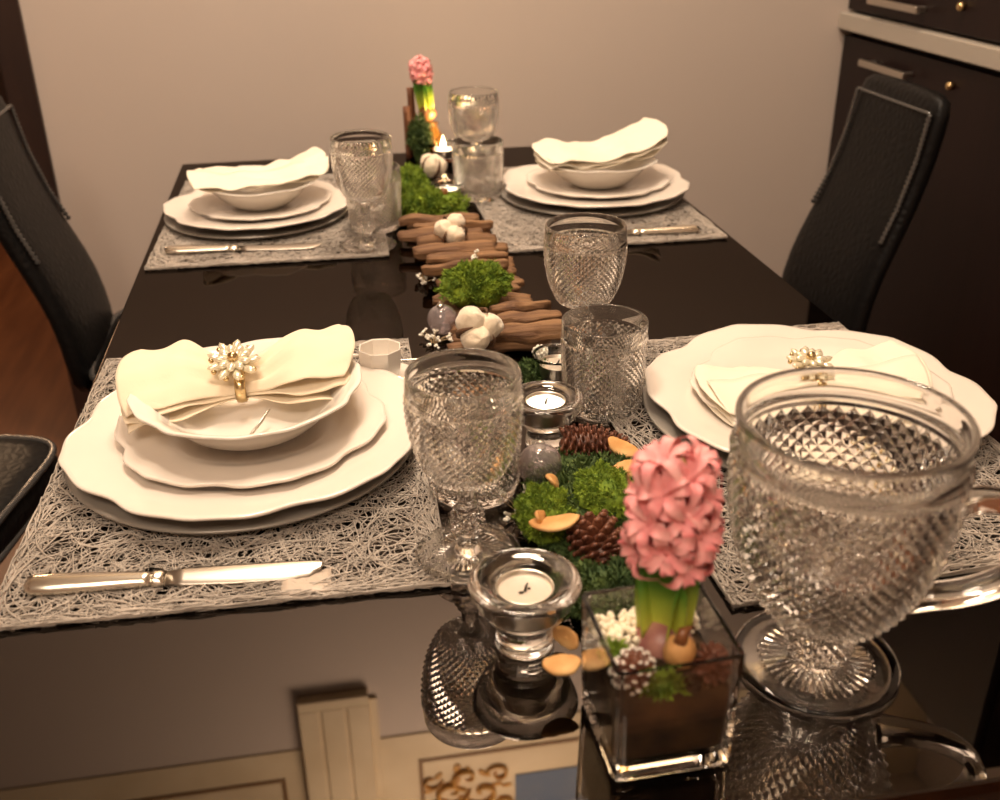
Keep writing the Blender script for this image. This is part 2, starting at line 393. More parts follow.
# ------------------------------------------------------------------ crockery
def scallop(Rr, amp, zamp=0, ph=0., nl=6):
    def f(r, z, th):
        q = ((th+ph)*nl/(2*pi)) % 1.; d = abs(2*q-1)
        k = .35*amp*math.exp(-(d/.16)**2) - amp*sstep((d-.45)/.55)**1.5
        wgt = (r/Rr)**6; return r*(1+k*wgt), z+zamp*wgt*(.4-d)
    return f
def plate_rows(Rr, foot, rim, well=.60, th=.0042):
    top = [(0, foot), (Rr*well*.6, foot), (Rr*well*.9, foot+.0008), (Rr*well, foot+.003), (Rr*(well+.05), foot+(rim-foot)*.45), (Rr*(well+.12), foot+(rim-foot)*.68), (Rr*.88, foot+(rim-foot)*.88), (Rr*.97, rim-.0004), (Rr*.992, rim)]
    bot = [(Rr, rim-.0014), (Rr*.993, rim-.0032), (Rr*.94, rim-.0048), (Rr*.82, foot+(rim-foot)*.72-th), (Rr*(well+.06), foot+(rim-foot)*.38-th*.9), (Rr*well*.97, foot-th*.5), (Rr*well*.93, foot-th), (Rr*well*.85, foot-th), (Rr*well*.82, foot-th*.6), (0, foot-th*.6)]
    return top+bot
def dish(name, rows, scal, m, label, cat, loc, grp, rz=0., n=144):
    o = MB().lathe(rows, n, scal).build(name, m, loc=loc, rot=(0, 0, rz), merge=True); return tag(o, label, cat, grp)
SET = dict(NL=(-.088, .871), NR=(.452, .836), FL=(-.104, 1.637), FR=(.443, 1.642))
zc = T+.0045
charger_rows = plate_rows(.160, .0035, .0105, .70, .0032); dinner_rows = plate_rows(.1625, .0050, .0215, .60); dess_rows = plate_rows(.122, .0048, .0165, .58)
bowl_rows = [(0, .006), (.032, .0062), (.048, .0085), (.062, .016), (.074, .027), (.085, .0375), (.096, .0435), (.1015, .0452), (.1025, .0445), (.102, .0428), (.096, .0402), (.086, .0345), (.076, .0240), (.064, .012), (.052, .004), (.045, .0015), (.043, 0), (.038, 0), (.037, .0025), (0, .0025)]
TX = dict(
    NL=('at the near left seat', ''),
    NR=('behind the glass jug', ''),
    FL=('at the far left seat', ''),
    FR=('at the far right seat', ''))
chp = dip = dep = bop = None
for k, (x, y) in SET.items():
    w = TX[k][0]; sc = 1.0
    sc = {'FL': .89, 'FR': .96}.get(k, 1.0); rz = dict(NL=0, NR=R(20), FL=R(40), FR=R(10))[k]
    L1 = 'round grey charger plate %s' % w; L2 = 'large cream scalloped dinner plate %s' % w; L3 = 'small cream scalloped plate stacked on the dinner plate %s' % w
    if k == 'NL':
        chp = dish('charger_plate', charger_rows, None, M['charger'], L1, 'plate', (x-.004, y+.004, zc), 'grey charger plates')
        dip = dish('dinner_plate', dinner_rows, scallop(.1625, .055, .004, .25), M['china'], L2, 'plate', (x, y, zc+.0055), 'cream dinner plates')
        dep = dish('dessert_plate', dess_rows, scallop(.122, .065, .003, .75), M['china'], L3, 'plate', (x+.004, y-.002, zc+.0155), 'cream dessert plates')
    else:
        dup(chp, L1, (x-.004, y+.002, zc), None, sc); dup(dip, L2, (x, y, zc+.0055*sc), (0, 0, rz), sc); dup(dep, L3, (x+.004, y-.002, zc+.0155*sc), (0, 0, rz+.7), sc)
    if k == 'NR': continue
    zb = zc+.0225*sc
    L4 = {'NL': 'cream scalloped soup bowl under the jewelled napkin with a wire clip inside', 'FL': 'cream soup bowl under the plain flat napkin at the far left seat', 'FR': 'cream soup bowl under the napkin with an upturned corner'}[k]
    if k == 'NL': bop = dish('soup_bowl', bowl_rows, scallop(.102, .045, .004, .35), M['white'], L4, 'bowl', (x+.004, y-.004, zb), 'cream soup bowls')
    else: dup(bop, L4, (x+.004, y-.004, zb), (0, 0, rz), sc)

# ------------------------------------------------------------------ napkins
def napkin(L, dEnd, dMid, hEnd, hMid, layers, fz, dome=0., skew=0., seed=1, pinchw=.35, u0=0.):
    rr = random.Random(seed); nu, nt = 64, layers*18; rg = []
    for a in range(nu+1):
        u = -1+2*a/nu; k = sstep(abs(u-u0)/pinchw) if pinchw else 1.
        D = dMid+(dEnd-dMid)*k; H = hMid+(hEnd-hMid)*k; ring = []
        for b in range(nt+1):
            t = b/nt; zg = sin(pi*layers*(t-.5)); li = t*layers
            y = D*zg*(1+.10*sin(li*2.1+seed)*k) + skew*u
            z = H*t + dome*max(0, 1-(zg*.95)**2)*k*(t**2) + .0022*sin(u*9+li*1.9+seed)*k + .0026*noise.noise(V((u*5, zg*2.6, li*2+seed)))*k + .0015*sin(zg*7+seed)*(1-abs(u))*t
            z += .004*(1-k)*cos(zg*9)*t
            x = L*(1-.10*zg*zg*abs(u)**3)*(u*(1+.035*sin(li*2.7+seed*1.3)) + .012*noise.noise(V((zg*2, li, seed))))
            dz = fz(u, zg, t); ring.append((x, y, z+dz))
        rg.append(ring)
    return MB().rings(rg, closed=False, caps=False)
def ring_flower(par, c, tilt, s=1.):
    b = MB(); q = Euler(tilt).to_matrix()
    for n, r, ro, sz, hh in ((9, .0125, 0, .0078, .0), (9, .0075, .35, .006, .003)):
        for i in range(n):
            a = 2*pi*i/n+ro; p = q @ V((r*s*cos(a), r*s*sin(a), hh*s))
            b.ell(V(c)+p, (sz*s, .0034*s, .0026*s), (q @ Euler((0, -.25, a)).to_matrix()).to_euler(), 8, 6)
    o = tag(b.build('jewelled_flower', M['jewel'], par), 'champagne coloured gem petals')
    d = MB(); d.ell(V(c)+q @ V((0, 0, .005*s)), (.0042*s,)*3, None, 10, 8)
    for i in range(9):
        a = 2*pi*i/9+.17; d.ell(V(c)+q @ V((.0165*s*cos(a), .0165*s*sin(a), -.001)), (.0022*s,)*3, None, 6, 5)
    d.build('centre_stud', M['gilt'], o)
def nap_ring(label, loc, ry, rz_, flowerc, tilt, rot=0, s=1.):
    t = thing('napkin_ring', label, 'napkin ring', loc, rot, 'jewelled napkin rings'); b = MB(); rg = []
    for i in range(33):
        a = 2*pi*i/32; y, z = ry*cos(a), rz_*sin(a); n = V((0, cos(a), sin(a)))
        rg.append([(dx, y+n.y*e, z+n.z*e) for dx, e in ((-.005, 0), (-.004, .0016), (0, .0022), (.004, .0016), (.005, 0), (0, -.0004))])
    b.rings(rg, True, False); b.build('band', M['gilt'], t)
    ring_flower(t, flowerc, tilt, s); return t
xb, yb = SET['NL']; zb = T+.0045+.0225+.0445
def lobes(u, zg, t):
    d = -.012*max(0, -u-.40)**1.3 + .012*max(0, -u)*(1-t) if u < 0 else -.006*u
    return d + .010*t*(zg+.2) + .004*u*(1-zg)
o = napkin(.104, .043, .0120, .031, .017, 5, lobes, .016, .012, 2, .6).build('napkin', M['linen'], loc=(xb-.003, yb+.023, zb-.022), rot=(R(-3), R(-1), R(-2)), solid=.0011)
tag(o, 'cream linen napkin gathered in a jewelled ring across the near left bowl', 'napkin', 'folded napkins')
nap_ring('jewelled flower napkin ring around the napkin on the near left bowl', (xb-.004, yb+.021, zb-.012), .0170, .0140, (-.004, 0, .0245), (R(26), 0, 0), 0, 1.25)
xr, yr = SET['NR']
o = napkin(.108, .054, .018, .011, .016, 4, lambda u, zg, t: .014*max(0, u)**1.5*(.5+.5*zg)+.002, .009, .004, 5, .5).build('napkin', M['linenw'], loc=(xr-.006, yr-.004, T+.030), rot=(R(1), R(-1), R(-5)), solid=.0011)
tag(o, 'ivory linen napkin with a jewelled ring lying flat on the near right plates', 'napkin', 'folded napkins')
nap_ring('jewelled flower napkin ring on the flat napkin behind the glass jug', (xr-.006, yr-.002, T+.040), .0205, .0125, (0, .006, .0185), (R(10), 0, 0), 0, 1.15)
xf, yf = SET['FL']
o = napkin(.105, .060, .050, .010, .008, 4, lambda u, zg, t: .012*u*u+.008*max(0, u)*(zg > 0)-.004*abs(zg)*abs(u), .004, .02, 8).build('napkin', M['linenw'], loc=(xf+.008, yf, zb-.009), rot=(R(2), 0, R(3)), solid=.0011)
tag(o, 'ivory linen napkin folded flat across the bowl at the far left seat', 'napkin', 'folded napkins')
xq, yq = SET['FR']
o = napkin(.108, .055, .05, .020, .016, 5, lambda u, zg, t: .034*max(0, u-.15)**1.5+.002*sin(u*6), .006, .012, 11).build('napkin', M['linenw'], loc=(xq+.006, yq, zb-.006), rot=(R(2), 0, R(2)), solid=.0011)
tag(o, 'ivory linen napkin with one end turned up on the far right bowl', 'napkin', 'folded napkins')
# wire clip lying in the near left bowl
b = MB(); b.tube([(-.009, -.012, .001), (-.004, -.006, .002), (.004, .006, .006), (.010, .016, .011), (.0115, .017, .0125), (.0095, .015, .0125), (.003, .004, .0075), (-.006, -.010, .003)], .0009, 6)
b.ell((-.006, -.009, .0022), (.0055, .0018, .0012), Euler((0, 0, .9)), 8, 6)
tag(b.build('wire_clip', M['steel'], loc=(xb+.010, yb-.034, T+.0375), rot=(0, 0, 0)), 'thin silver wire clip lying in the near left soup bowl', 'clip')

# ------------------------------------------------------------------ cutlery
def make_knife():
    t = thing('table_knife', 'silver table knife on the near left placemat', 'knife', (0, 0, 0), 0, 'silver table knives')
    def sec(x, hw, ht, z=0, n=10, y=0): return [(x, y+hw*cos(2*pi*i/n), z+ht*sin(2*pi*i/n)) for i in range(n)]
    MB().rings([sec(0, .003, .002), sec(.002, .0065, .0036), (sec(.006, .0078, .0042)), sec(.02, .0082, .0044), sec(.05, .0072, .0040), sec(.085, .0058, .0036), sec(.092, .0056, .0035)]).build('handle', M['silver'], t)
    MB().rings([sec(.092, .0058, .0037), sec(.0935, .0066, .0044), sec(.095, .0060, .0040), sec(.0975, .0068, .0040), sec(.102, .0058, .0026)]).build('collar', M['silver'], t)
    MB().rings([sec(.102, .0055, .0014, y=0), sec(.115, .0070, .0011), sec(.15, .0078, .0009), sec(.19, .0078, .0008, y=.0004), sec(.208, .0064, .0007, y=.0015), sec(.216, .0036, .0006, y=.0035), sec(.2185, .001, .0005, y=.005)]).build('blade', M['blade'], t)
    return t
kn = make_knife(); kn.location = (-.246, .678, T+.0095); kn.scale = (1.01, 1.2, 1.15); kn.rotation_euler = (R(18), R(.8), R(-4.5))
dup(kn, 'silver table knife on the far left placemat, in front of the plates', (-.232, 1.475, T+.0095), (R(10), R(.8), R(-4.5)))
dup(kn, 'silver table knife lying in front of the far right plates', (.545, 1.415, T+.0095), (R(-10), R(.8), R(176)))

# ------------------------------------------------------------------ pressed glass
def lat_rows(fr, z0, z1, n, amp):
    rows = []; 
    for i in range(n+1):
        z = z0+(z1-z0)*i/n; rows.append((fr(z), z, amp if 0 < i < n else 0))
    return rows
def interp(pts):
    def f(z):
        for (z0, r0), (z1, r1) in zip(pts, pts[1:]):
            if z <= z1:
                t = (z-z0)/(z1-z0); return r0+(r1-r0)*t
        return pts[-1][1]
    return f
def smooth_pts(pts, n=6):                  # catmull-rom through (z, r)
    P = [pts[0]]+list(pts)+[pts[-1]]; out = []
    for i in range(1, len(P)-2):
        for k in range(n):
            t = k/n; q = []
            for c in (0, 1):
                p0, p1, p2, p3 = (P[i+d][c] for d in (-1, 0, 1, 2)); q.append(.5*((2*p1)+(p2-p0)*t+(2*p0-5*p1+4*p2-p3)*t*t+(3*p1-p0-3*p2+p3)*t**3))
            out.append(tuple(q))
    out.append(tuple(pts[-1])); return out
NS = 76
def goblet(label, loc):
    t = thing('goblet', label, 'goblet', loc, 0, 'diamond-cut stemmed goblets')
    outer = interp(smooth_pts([(.068, .012), (.070, .020), (.075, .0275), (.083, .0322), (.095, .0372), (.11, .0406), (.125, .0425), (.142, .0428), (.158, .0420)]))
    rows = [(.0065, .060), (.0075, .0655), (.0115, .0675), (outer(.0705), .0705)] + lat_rows(outer, .0715, .1385, 21, .0012)
    rows += [(outer(.1395)+.0008, .1395), (outer(.1405)+.0008, .1405), (outer(.142), .142), (outer(.15), .15), (.0420, .1568), (.0415, .158), (.0408, .1584), (.0402, .158), (.0401, .1565)]
    inner = [(outer(z)-.0030, z) for z in (.15, .14, .13, .12, .11, .10, .092, .085, .080)]
    rows += inner + [(.024, .0755), (.014, .0735), (0, .0730)]
    MB().lathe(rows, NS).build('bowl', M['glass'], t, merge=True)
    kn_ = [(.0125, .0065), (.009, .010), (.0080, .0155), (.0078, .020)]
    k0 = [(.0085, .021), (.0100, .0225)]
    knob = [(.0100+.0032*sin(pi*i/8), .0225+.0215*i/8, .0011 if 0 < i < 8 else 0) for i in range(9)]
    MB().lathe(kn_+k0+knob+[(.0085, .0455), (.0075, .047), (.0070, .053), (.0065, .060)], 24).build('stem', M['glass'], t, merge=True)
    foot = [(0, .0012), (.006, .0012), (.010, .0012, 0, .0012), (.026, .0010, 0, .0011), (.028, .0006), (.036, 0), (.0395, 0), (.0410, .0010), (.0414, .0022), (.0408, .0032), (.034, .0038), (.024, .0043), (.0165, .0052), (.0125, .0065)]
    MB().lathe(foot, 72).build('foot', M['glass'], t, merge=True)
    return t
gob = goblet('large diamond-cut goblet at the near left seat, beside the candle holder', (.086, .664, T+.0035))
dup(gob, 'diamond-cut goblet behind the tumbler at the near right seat', (.262, 1.000, T+.0005), (0, 0, .3))
dup(gob, 'diamond-cut goblet on the far left placemat beside the plates', (.055, 1.453, T+.0035), (0, 0, .6))
dup(gob, 'diamond-cut goblet standing furthest back, near the rear hyacinth', (.262, 1.772, T+.0005), (0, 0, .9))
def tumbler(label, loc):
    outer = interp(smooth_pts([(0, .0360), (.003, .0378), (.02, .0392), (.05, .0408), (.075, .0418), (.094, .0422)]))
    rows = [(0, .0015), (.028, .0012), (.032, 0), (.0345, 0), (.0368, .0012), (outer(.005), .005)] + lat_rows(outer, .008, .076, 21, .0012) + [(outer(.077)+.0008, .077), (outer(.078)+.0008, .078), (outer(.0795), .0795), (.0421, .0925), (.0417, .0938), (.0410, .0942), (.0403, .0938), (.0402, .0925)]
    rows += [(outer(z)-.0028, z) for z in (.08, .06, .04, .02, .012)] + [(.033, .0085), (.02, .0075), (0, .0075)]
    return tag(MB().lathe(rows, NS).build('tumbler', M['glass'], loc=loc, merge=True), label, 'tumbler', 'diamond-cut water tumblers')
tum = tumbler('diamond-cut tumbler standing behind the large near left goblet', (.106, .764, T+.001))
dup(tum, 'diamond-cut tumbler in front of the near right goblet, behind the pink hyacinth', (.2555, .893, T+.002), (0, 0, .4))
dup(tum, 'diamond-cut tumbler behind the far left goblet', (.072, 1.540, T+.0035), (0, 0, .2))
dup(tum, 'diamond-cut tumbler on the far right placemat in front of the rearmost goblet', (.253, 1.676, T+.0035), (0, 0, .7))
# jug
jg = thing('jug', 'big diamond-cut glass jug with a loop handle in the right foreground', 'jug', (.299, .500, T), 0)
outer = interp(smooth_pts([(.036, .024), (.040, .030), (.048, .0385), (.062, .0485), (.080, .0575), (.10, .0632), (.12, .0672), (.14, .0692), (.157, .0690), (.17, .0685), (.189, .0688)]))
zs = [.041]; 
while zs[-1] < .160: zs.append(zs[-1]+.00118+.075*outer(zs[-1])*.95/1.12*.9)
zs = [.041+(z-.041)*(.1615-.041)/(zs[-1]-.041) for z in zs]
NJ = 84
rows = [(.0215, .0345), (.024, .0375), (outer(.040), .040)] + [(outer(z), z, .0019 if 0 < i < len(zs)-1 else 0) for i, z in enumerate(zs)]
rows += [(outer(.163)+.0016, .163), (outer(.165)+.0026, .165), (outer(.1675)+.0016, .1675), (outer(.169), .169), (.0685, .176), (.0688, .1815), (.0696, .1845), (.0694, .1875), (.0684, .189), (.0668, .1892), (.0656, .188), (.0652, .185)]
rows += [(outer(z)-.0042, z) for z in (.176, .170, .165, .155, .148, .14, .12, .10, .08, .066, .056, .049)] + [(.020, .0450), (0, .0440)]
MB().lathe(rows, NJ).build('body', M['glass'], jg, merge=True)
stem = [(.0165, .0090)]+[(.0165+.0062*sin(pi*.5*i/6)+.0006*i*.5, .0105+.004*i, .0012 if 0 < i < 6 else 0) for i in range(7)]
stem = [(.0185, .0092), (.0190, .0105), (.0205, .0140, .0011), (.0220, .0180, .0011), (.0228, .0220, .0011), (.0228, .0260, .0011), (.0220, .0300, .0011), (.0212, .0325), (.0215, .0345)]
MB().lathe(stem, 42).build('stem', M['glass'], jg, merge=True)
foot = [(0, .0020), (.012, .0018), (.0155, .0016, 0, .0022), (.036, .0012, 0, .0020), (.0385, .0008), (.048, 0), (.0520, 0), (.0541, .0014), (.0547, .0032), (.0537, .0048), (.046, .0054), (.034, .0060), (.024, .0074), (.0185, .0092)]
MB().lathe(foot, 76).build('foot', M['glass'], jg, merge=True)
hp = smooth_pts([(.0660, .1290), (.085, .1330), (.104, .1290), (.119, .1150), (.124, .0960), (.115, .0780), (.096, .0660), (.073, .0595), (.0475, .0580)], 7)
rg = []
for i, (x, z) in enumerate(hp):
    a = hp[max(0, i-1)]; c = hp[min(len(hp)-1, i+1)]; tg = V((c[0]-a[0], 0, c[1]-a[1])).normalized(); nr = V((-tg.z, 0, tg.x)); k = 1+.35*max(0, 1-i/6)+.35*max(0, 1-(len(hp)-1-i)/6)
    rg.append([V((x, 0, z))+nr*(.0062*k*(abs(cos(q))**.6)*(1 if cos(q) > 0 else -1))+V((0, 1, 0))*(.0105*k*(abs(sin(q))**.6)*(1 if sin(q) > 0 else -1)) for q in [2*pi*j/20 for j in range(20)]])
MB().rings(rg).build('handle', M['glass'], jg, rot=(0, 0, R(-14)))

# ------------------------------------------------------------------ coffee cup
sa = [(0, .0035), (.014, .0035), (.018, .0045), (.026, .0080), (.0315, .0100), (.0325, .0095), (.0315, .0082), (.026, .0055), (.018, .0010), (.016, 0), (.012, .0008), (0, .0010)]
tag(MB().lathe(sa, 48, scallop(.0325, .03)).build('saucer', M['white'], loc=(.046, .985, T+.0045), merge=True), 'white saucer under the little coffee cup', 'saucer')
cup = thing('coffee_cup', 'small white faceted coffee cup on a saucer behind the near left plates', 'cup', (.042, .988, T+.0082), .3); cup.scale = (1.2, 1.2, 1.22)
cr = [(0, .001), (.010, .0005), (.0115, 0), (.0135, .001), (.0172, .007), (.0188, .015), (.0192, .024), (.0194, .0300), (.0188, .0304), (.0178, .0298), (.0174, .023), (.0168, .014), (.014, .006), (.008, .004), (0, .0038)]
o = MB().lathe(cr, 8).build('body', M['white'], cup, merge=True, bevel=.0012)
MB().tube([(-.018, .004, .024), (-.025, .006, .025), (-.029, .0075, .019), (-.026, .0065, .011), (-.0175, .004, .009)], .0019, 8).build('handle', M['white'], cup)
tag(MB().tube([(0, 0, 0), (.03, .0, .002), (.052, .002, .001), (.056, .003, .0), (.064, .003, 0), (.072, .003, .001)], [.0012, .0013, .0014, .003, .0058, .002], 8, .45).build('teaspoon', M['silver'], loc=(.030, 1.030, T+.0085), rot=(0, 0, R(-4))), 'small silver teaspoon behind the white coffee cup', 'spoon')

# ------------------------------------------------------------------ candles
def tealight_parts(t, lit, s=1., flame=False, z=0.):
    MB().lathe([(r*s, z+h) for r, h in ((0, 0), (.0185, 0), (.0192, .001), (.0192, .0150), (.0200, .0155), (.0196, .0160), (.0186, .0152), (.0185, .003), (0, .003))], 40).build('cup', M['alu'], t, merge=True)
    MB().lathe([(r*s, z+h) for r, h in ((0, .0035), (.0184, .0035), (.0184, .0128), (.017, .0122), (.006, .0118), (0, .0117))], 40).build('wax', M['waxlit' if lit else 'wax'], t, merge=True)
    b = MB(); b.tube([(0, 0, z+.0117), (.0006, 0, z+.015), (.002, .0005, z+.018)], [.0011, .0009, .0006], 6)
    if not lit:
        b.ell((-.003, -.002, z+.0125), (.0022, .0012, .0009), None, 6, 5); b.ell((.003, .0015, z+.0125), (.0013, .001, .0008), None, 6, 5)
    b.build('wick', M['soot'], t)
    if flame: MB().rings([[(r*cos(a*pi/4), r*sin(a*pi/4), z+.016+h) for a in range(8)] for r, h in ((.001, 0), (.0036, .003), (.0048, .007), (.0038, .013), (.0018, .019), (.0002, .025))]).build('flame', M['flame'], t)
def tealight(label, loc, lit, s=1., flame=False): t = thing('tealight', label, 'candle', loc, 0, 'tealight candles'); tealight_parts(t, lit, s, flame); return t
def holder(label, loc, s=1.):
    # solid foot and neck, flared bowl with a well for the candle
    rows = [(0, .001), (.015, .001), (.019, 0), (.0205, .0010), (.0205, .003), (.0196, .008), (.0190, .014), (.0196, .0185), (.0235, .0215), (.030, .0270), (.0348, .0345), (.0378, .0410), (.0385, .0435), (.0378, .0455), (.0355, .0462), (.0300, .0450), (.0240, .0430), (.0226, .0420), (.0220, .0400), (.0218, .0290), (.0205, .0275), (0, .0275)]
    rows = [(r*s, z*s*1.17) for r, z in rows]
    return tag(MB().lathe(rows, 64).build('candle_holder', M['clear'], loc=loc, merge=True), label, 'candle holder', 'clear glass candle holders')
holder('clear flared glass candle holder with the unlit tealight, nearest the front', (.110, .556, T+.0006))
tealight('unlit tealight with a burnt wick in the nearest glass holder', (.110, .556, T+.0330), False)
holder('clear glass candle holder behind the large goblet, holding a bright tealight', (.184, .832, T+.0006), .92)
t_ = tealight('bright white tealight in the second glass holder', (.184, .832, T+.0304), True, .95)
def votive(label, loc, s=1.):
    rows = [(0, .0012), (.018, .001), (.021, 0), (.0225, .0012), (.0245, .012), (.0262, .026), (.0268, .0300), (.0262, .0308), (.0250, .0302), (.0242, .026), (.0225, .012), (.0212, .0042), (0, .004)]
    return tag(MB().lathe([(r*s, z*s) for r, z in rows], 40).build('votive_glass', M['clear'], loc=loc, merge=True), label, 'candle holder', 'small votive glasses')
votive('small clear votive glass half hidden by the near right tumbler', (.226, .965, T+.001)); tealight('white tealight in the votive glass beside the near right tumbler', (.226, .965, T+.0055), False)
votive('small votive glass with the flame at the back, before the rear hyacinth', (.229, 1.955, T+.001), 1.05); tealight('burning tealight with a flame at the very back of the table', (.229, 1.955, T+.0058), True, 1., True)
votive('small votive glass sunk in the far green moss', (.199, 1.665, T+.004)); tealight('glowing tealight in the votive glass among the far moss', (.199, 1.665, T+.0085), True)

# ------------------------------------------------------------------ centre runner: driftwood
def stick(L, r, seed, flat):
    n, m_ = 22, 18; rg = []
    for i in range(n):
        t = i/(n-1); cx = L*(t-.5); cy_ = .0055*noise.noise(V((t*3, seed, 0))); cz = .003*noise.noise(V((t*3, 0, seed))); row = []
        k0 = (.80+.30*sin(pi*t)**.6+.25*noise.noise(V((t*4, seed*2, 1)))) * (1 if 0 < i < n-1 else .8)
        for q in range(m_):
            a = 2*pi*q/m_; k = k0*(1+.30*noise.noise(V((t*1.2+seed, cos(a)*1.6, sin(a)*1.6+seed)))+.22*noise.noise(V((t*2.5, cos(a)*5+seed, sin(a)*5))))
            row.append((cx+.004*noise.noise(V((seed, cos(a)*2, sin(a)*2)))*(1 if i > n/2 else -1), cy_+r*k*cos(a), cz+r*flat*k*sin(a)))
        rg.append(row)
    return MB().rings(rg)
protos = [stick(.118, .0088, k, .8) for k in range(5)]
y = 1.505; i = 0
while y > 1.035:
    b = protos[i % 5]; t = (1.505-y)/.47; cx = .172+.012*sin(t*5)+.018*t; rz = R(-4+rnd.uniform(-9, 9)); zz = T+.0092+rnd.uniform(0, .001)
    o = b.build('driftwood_stick', M['bark'], loc=(cx+rnd.uniform(-.006, .006), y, zz), rot=(rnd.uniform(-.4, .4), rnd.uniform(-.03, .03), rz))
    s_ = rnd.uniform(.85, 1.12); o.scale = (s_*(1-.12*t), rnd.uniform(.85, 1.15), 1)
    tag(o, 'brown driftwood stick laid crosswise in the bottom row of the centre runner', 'stick', 'driftwood sticks of the bottom row'); y -= .0208; i += 1
y = 1.47; i = 0
for y, xo, L, why in ((1.490, -.012, 1, 'brown driftwood stick on top, beside the rear cotton boll'), (1.455, .005, .98, 'brown driftwood stick on top, just in front of the rear cotton boll'), (1.418, -.018, 1.02, 'pale brown driftwood stick on top, sticking out left in front of the rear cotton boll'), (1.383, .0, .95, 'brown driftwood stick on top, second in front of the rear cotton boll'), (1.345, -.008, .96, 'brown driftwood stick on top, third in front of the rear cotton boll'), (1.308, .004, .92, 'brown driftwood stick on top, fourth in front of the rear cotton boll'), (1.272, -.004, .95, 'brown driftwood stick on top, last one behind the middle moss clump'), (1.118, .040, .62, 'short red-brown driftwood stick right of the middle moss clump'), (1.082, .042, .66, 'dark brown driftwood stick right of the front cotton boll'), (1.043, .036, .74, 'thick orange-brown driftwood stick at the front end of the runner')):
    o = protos[i % 5].build('driftwood_stick', M['bark'], loc=(.176+xo, y, T+.0245), rot=(rnd.uniform(-1, 1), rnd.uniform(-.04, .04), R(rnd.uniform(-10, 6)))); o.scale = (L, 1.15, 1.05)
    tag(o, why, 'stick', 'driftwood sticks on top'); i += 1

# moss
def moss(label, loc, rad, n, m, bl=.009, seed=1):
    rr = random.Random(seed); b = MB(); rx, ry, rz = rad
    b.ell((0, 0, rz*.42), (rx*.84, ry*.84, rz*.5), None, 24, 14, .35, seed)
    for i in range(n):
        a = rr.uniform(0, 6.283); ct = rr.uniform(-.05, 1); st = sqrt(max(0, 1-ct*ct)); d = V((st*cos(a), st*sin(a), ct))
        k = 1+.35*noise.noise(d*2.6+V((seed, 0, seed*.7)))+.18*noise.noise(d*7+V((seed, 3, 0)))
        p = V((d.x*rx*.86*k, d.y*ry*.86*k, rz*.35+d.z*rz*.62*k)); dr = (d+V((rr.gauss(0, .6), rr.gauss(0, .6), rr.gauss(.25, .5)))).normalized()
        s_ = dr.cross(V((rr.gauss(0, 1), rr.gauss(0, 1), rr.gauss(0, 1)))).normalized(); L = bl*rr.uniform(.5, 1.15); wd = L*.16
        q = p+dr*L*.55+s_*L*.06; e = p+dr*L+V((rr.gauss(0, .2), rr.gauss(0, .2), rr.gauss(-.1, .2)))*L
        for pt in (p, q, e): pass
        z0 = -.0005
        vs = [p-s_*wd*.6, p+s_*wd*.6, q+s_*wd, q-s_*wd, e]
        vs = [V((v_.x, v_.y, max(v_.z, .0003))) for v_ in vs]
        b.add(vs, [(0, 1, 2, 3), (3, 2, 4)], True)
    return tag(b.build('moss_clump', m, loc=loc, recalc=False), label, 'moss', 'moss clumps of the centrepiece')
moss('bright green moss clump on the sticks in the middle of the runner', (.170, 1.165, T+.018), (.044, .040, .044), 5200, M['moss'], .0065, 1)
moss('bright green moss clump at the far end, in front of the glowing tealight', (.165, 1.585, T), (.056, .050, .040), 5200, M['moss'], .008, 2)
moss('green moss clump at the far end, beside the white cotton piece', (.145, 1.745, T), (.028, .070, .036), 3000, M['moss'], .008, 3)
moss('dark green moss bed under the cones at the near end', (.196, .690, T), (.060, .112, .024), 7000, M['mossd'], .0075, 4)
moss('bright green moss clump left of the flat orange bark chip', (.149, .676, T+.008), (.023, .033, .036), 3600, M['moss'], .0048, 5)
moss('bright green moss clump right of the centre, beside the pink hyacinth', (.204, .692, T+.010), (.025, .036, .036), 3600, M['moss'], .0048, 6)
moss('dark green moss clump directly behind the square vase', (.190, .588, T), (.050, .036, .024), 3200, M['mossd'], .0075, 7)

# cotton
def cotton(label, loc, s, rot, n=4, m=None, seed=1):
    t = thing('cotton_boll', label, 'cotton boll', loc, 0, 'cotton bolls'); t.rotation_euler = rot
    for i in range(n):
        a = 2*pi*i/n+.4; MB().ell((.0090*s*cos(a), .0090*s*sin(a), .002*s), (.0160*s, .0150*s, .0200*s), Euler((0, .35, a)), 20, 14, .16, seed+i).build('lint', M['cotton'], t)
    b = MB()
    for i in range(n):
        a = 2*pi*(i+.5)/n+.4; pts = [(0, 0, -.017*s)]
        for r, z in ((.010, -.018), (.018, -.010), (.0225, .002), (.020, .014), (.013, .0205)): pts.append((r*s*cos(a), r*s*sin(a), z*s))
        b.tube(pts, [.002*s, .0040*s, .0042*s, .0034*s, .0022*s, .0006*s], 6, .5)
    b.tube([(0, 0, -.016*s), (.001, .001, -.024*s)], .0016*s, 6)
    tag(b.build('husk', M['husk'], t), 'dry brown husk claws'); return t
cotton('cream cotton boll in the middle of the runner, among the rear sticks', (.170, 1.385, T+.039), .95, (R(40), R(-25), .3), 3, seed=2)
cotton('cream cotton boll in front of the middle moss, beside the glass bauble', (.150, 1.030, T+.038), 1.06, (R(55), R(20), .1), 3, seed=7)
cotton('pale cotton boll at the far end, between the moss and the flame', (.190, 1.790, T+.029), .95, (R(15), R(10), .8), seed=12)

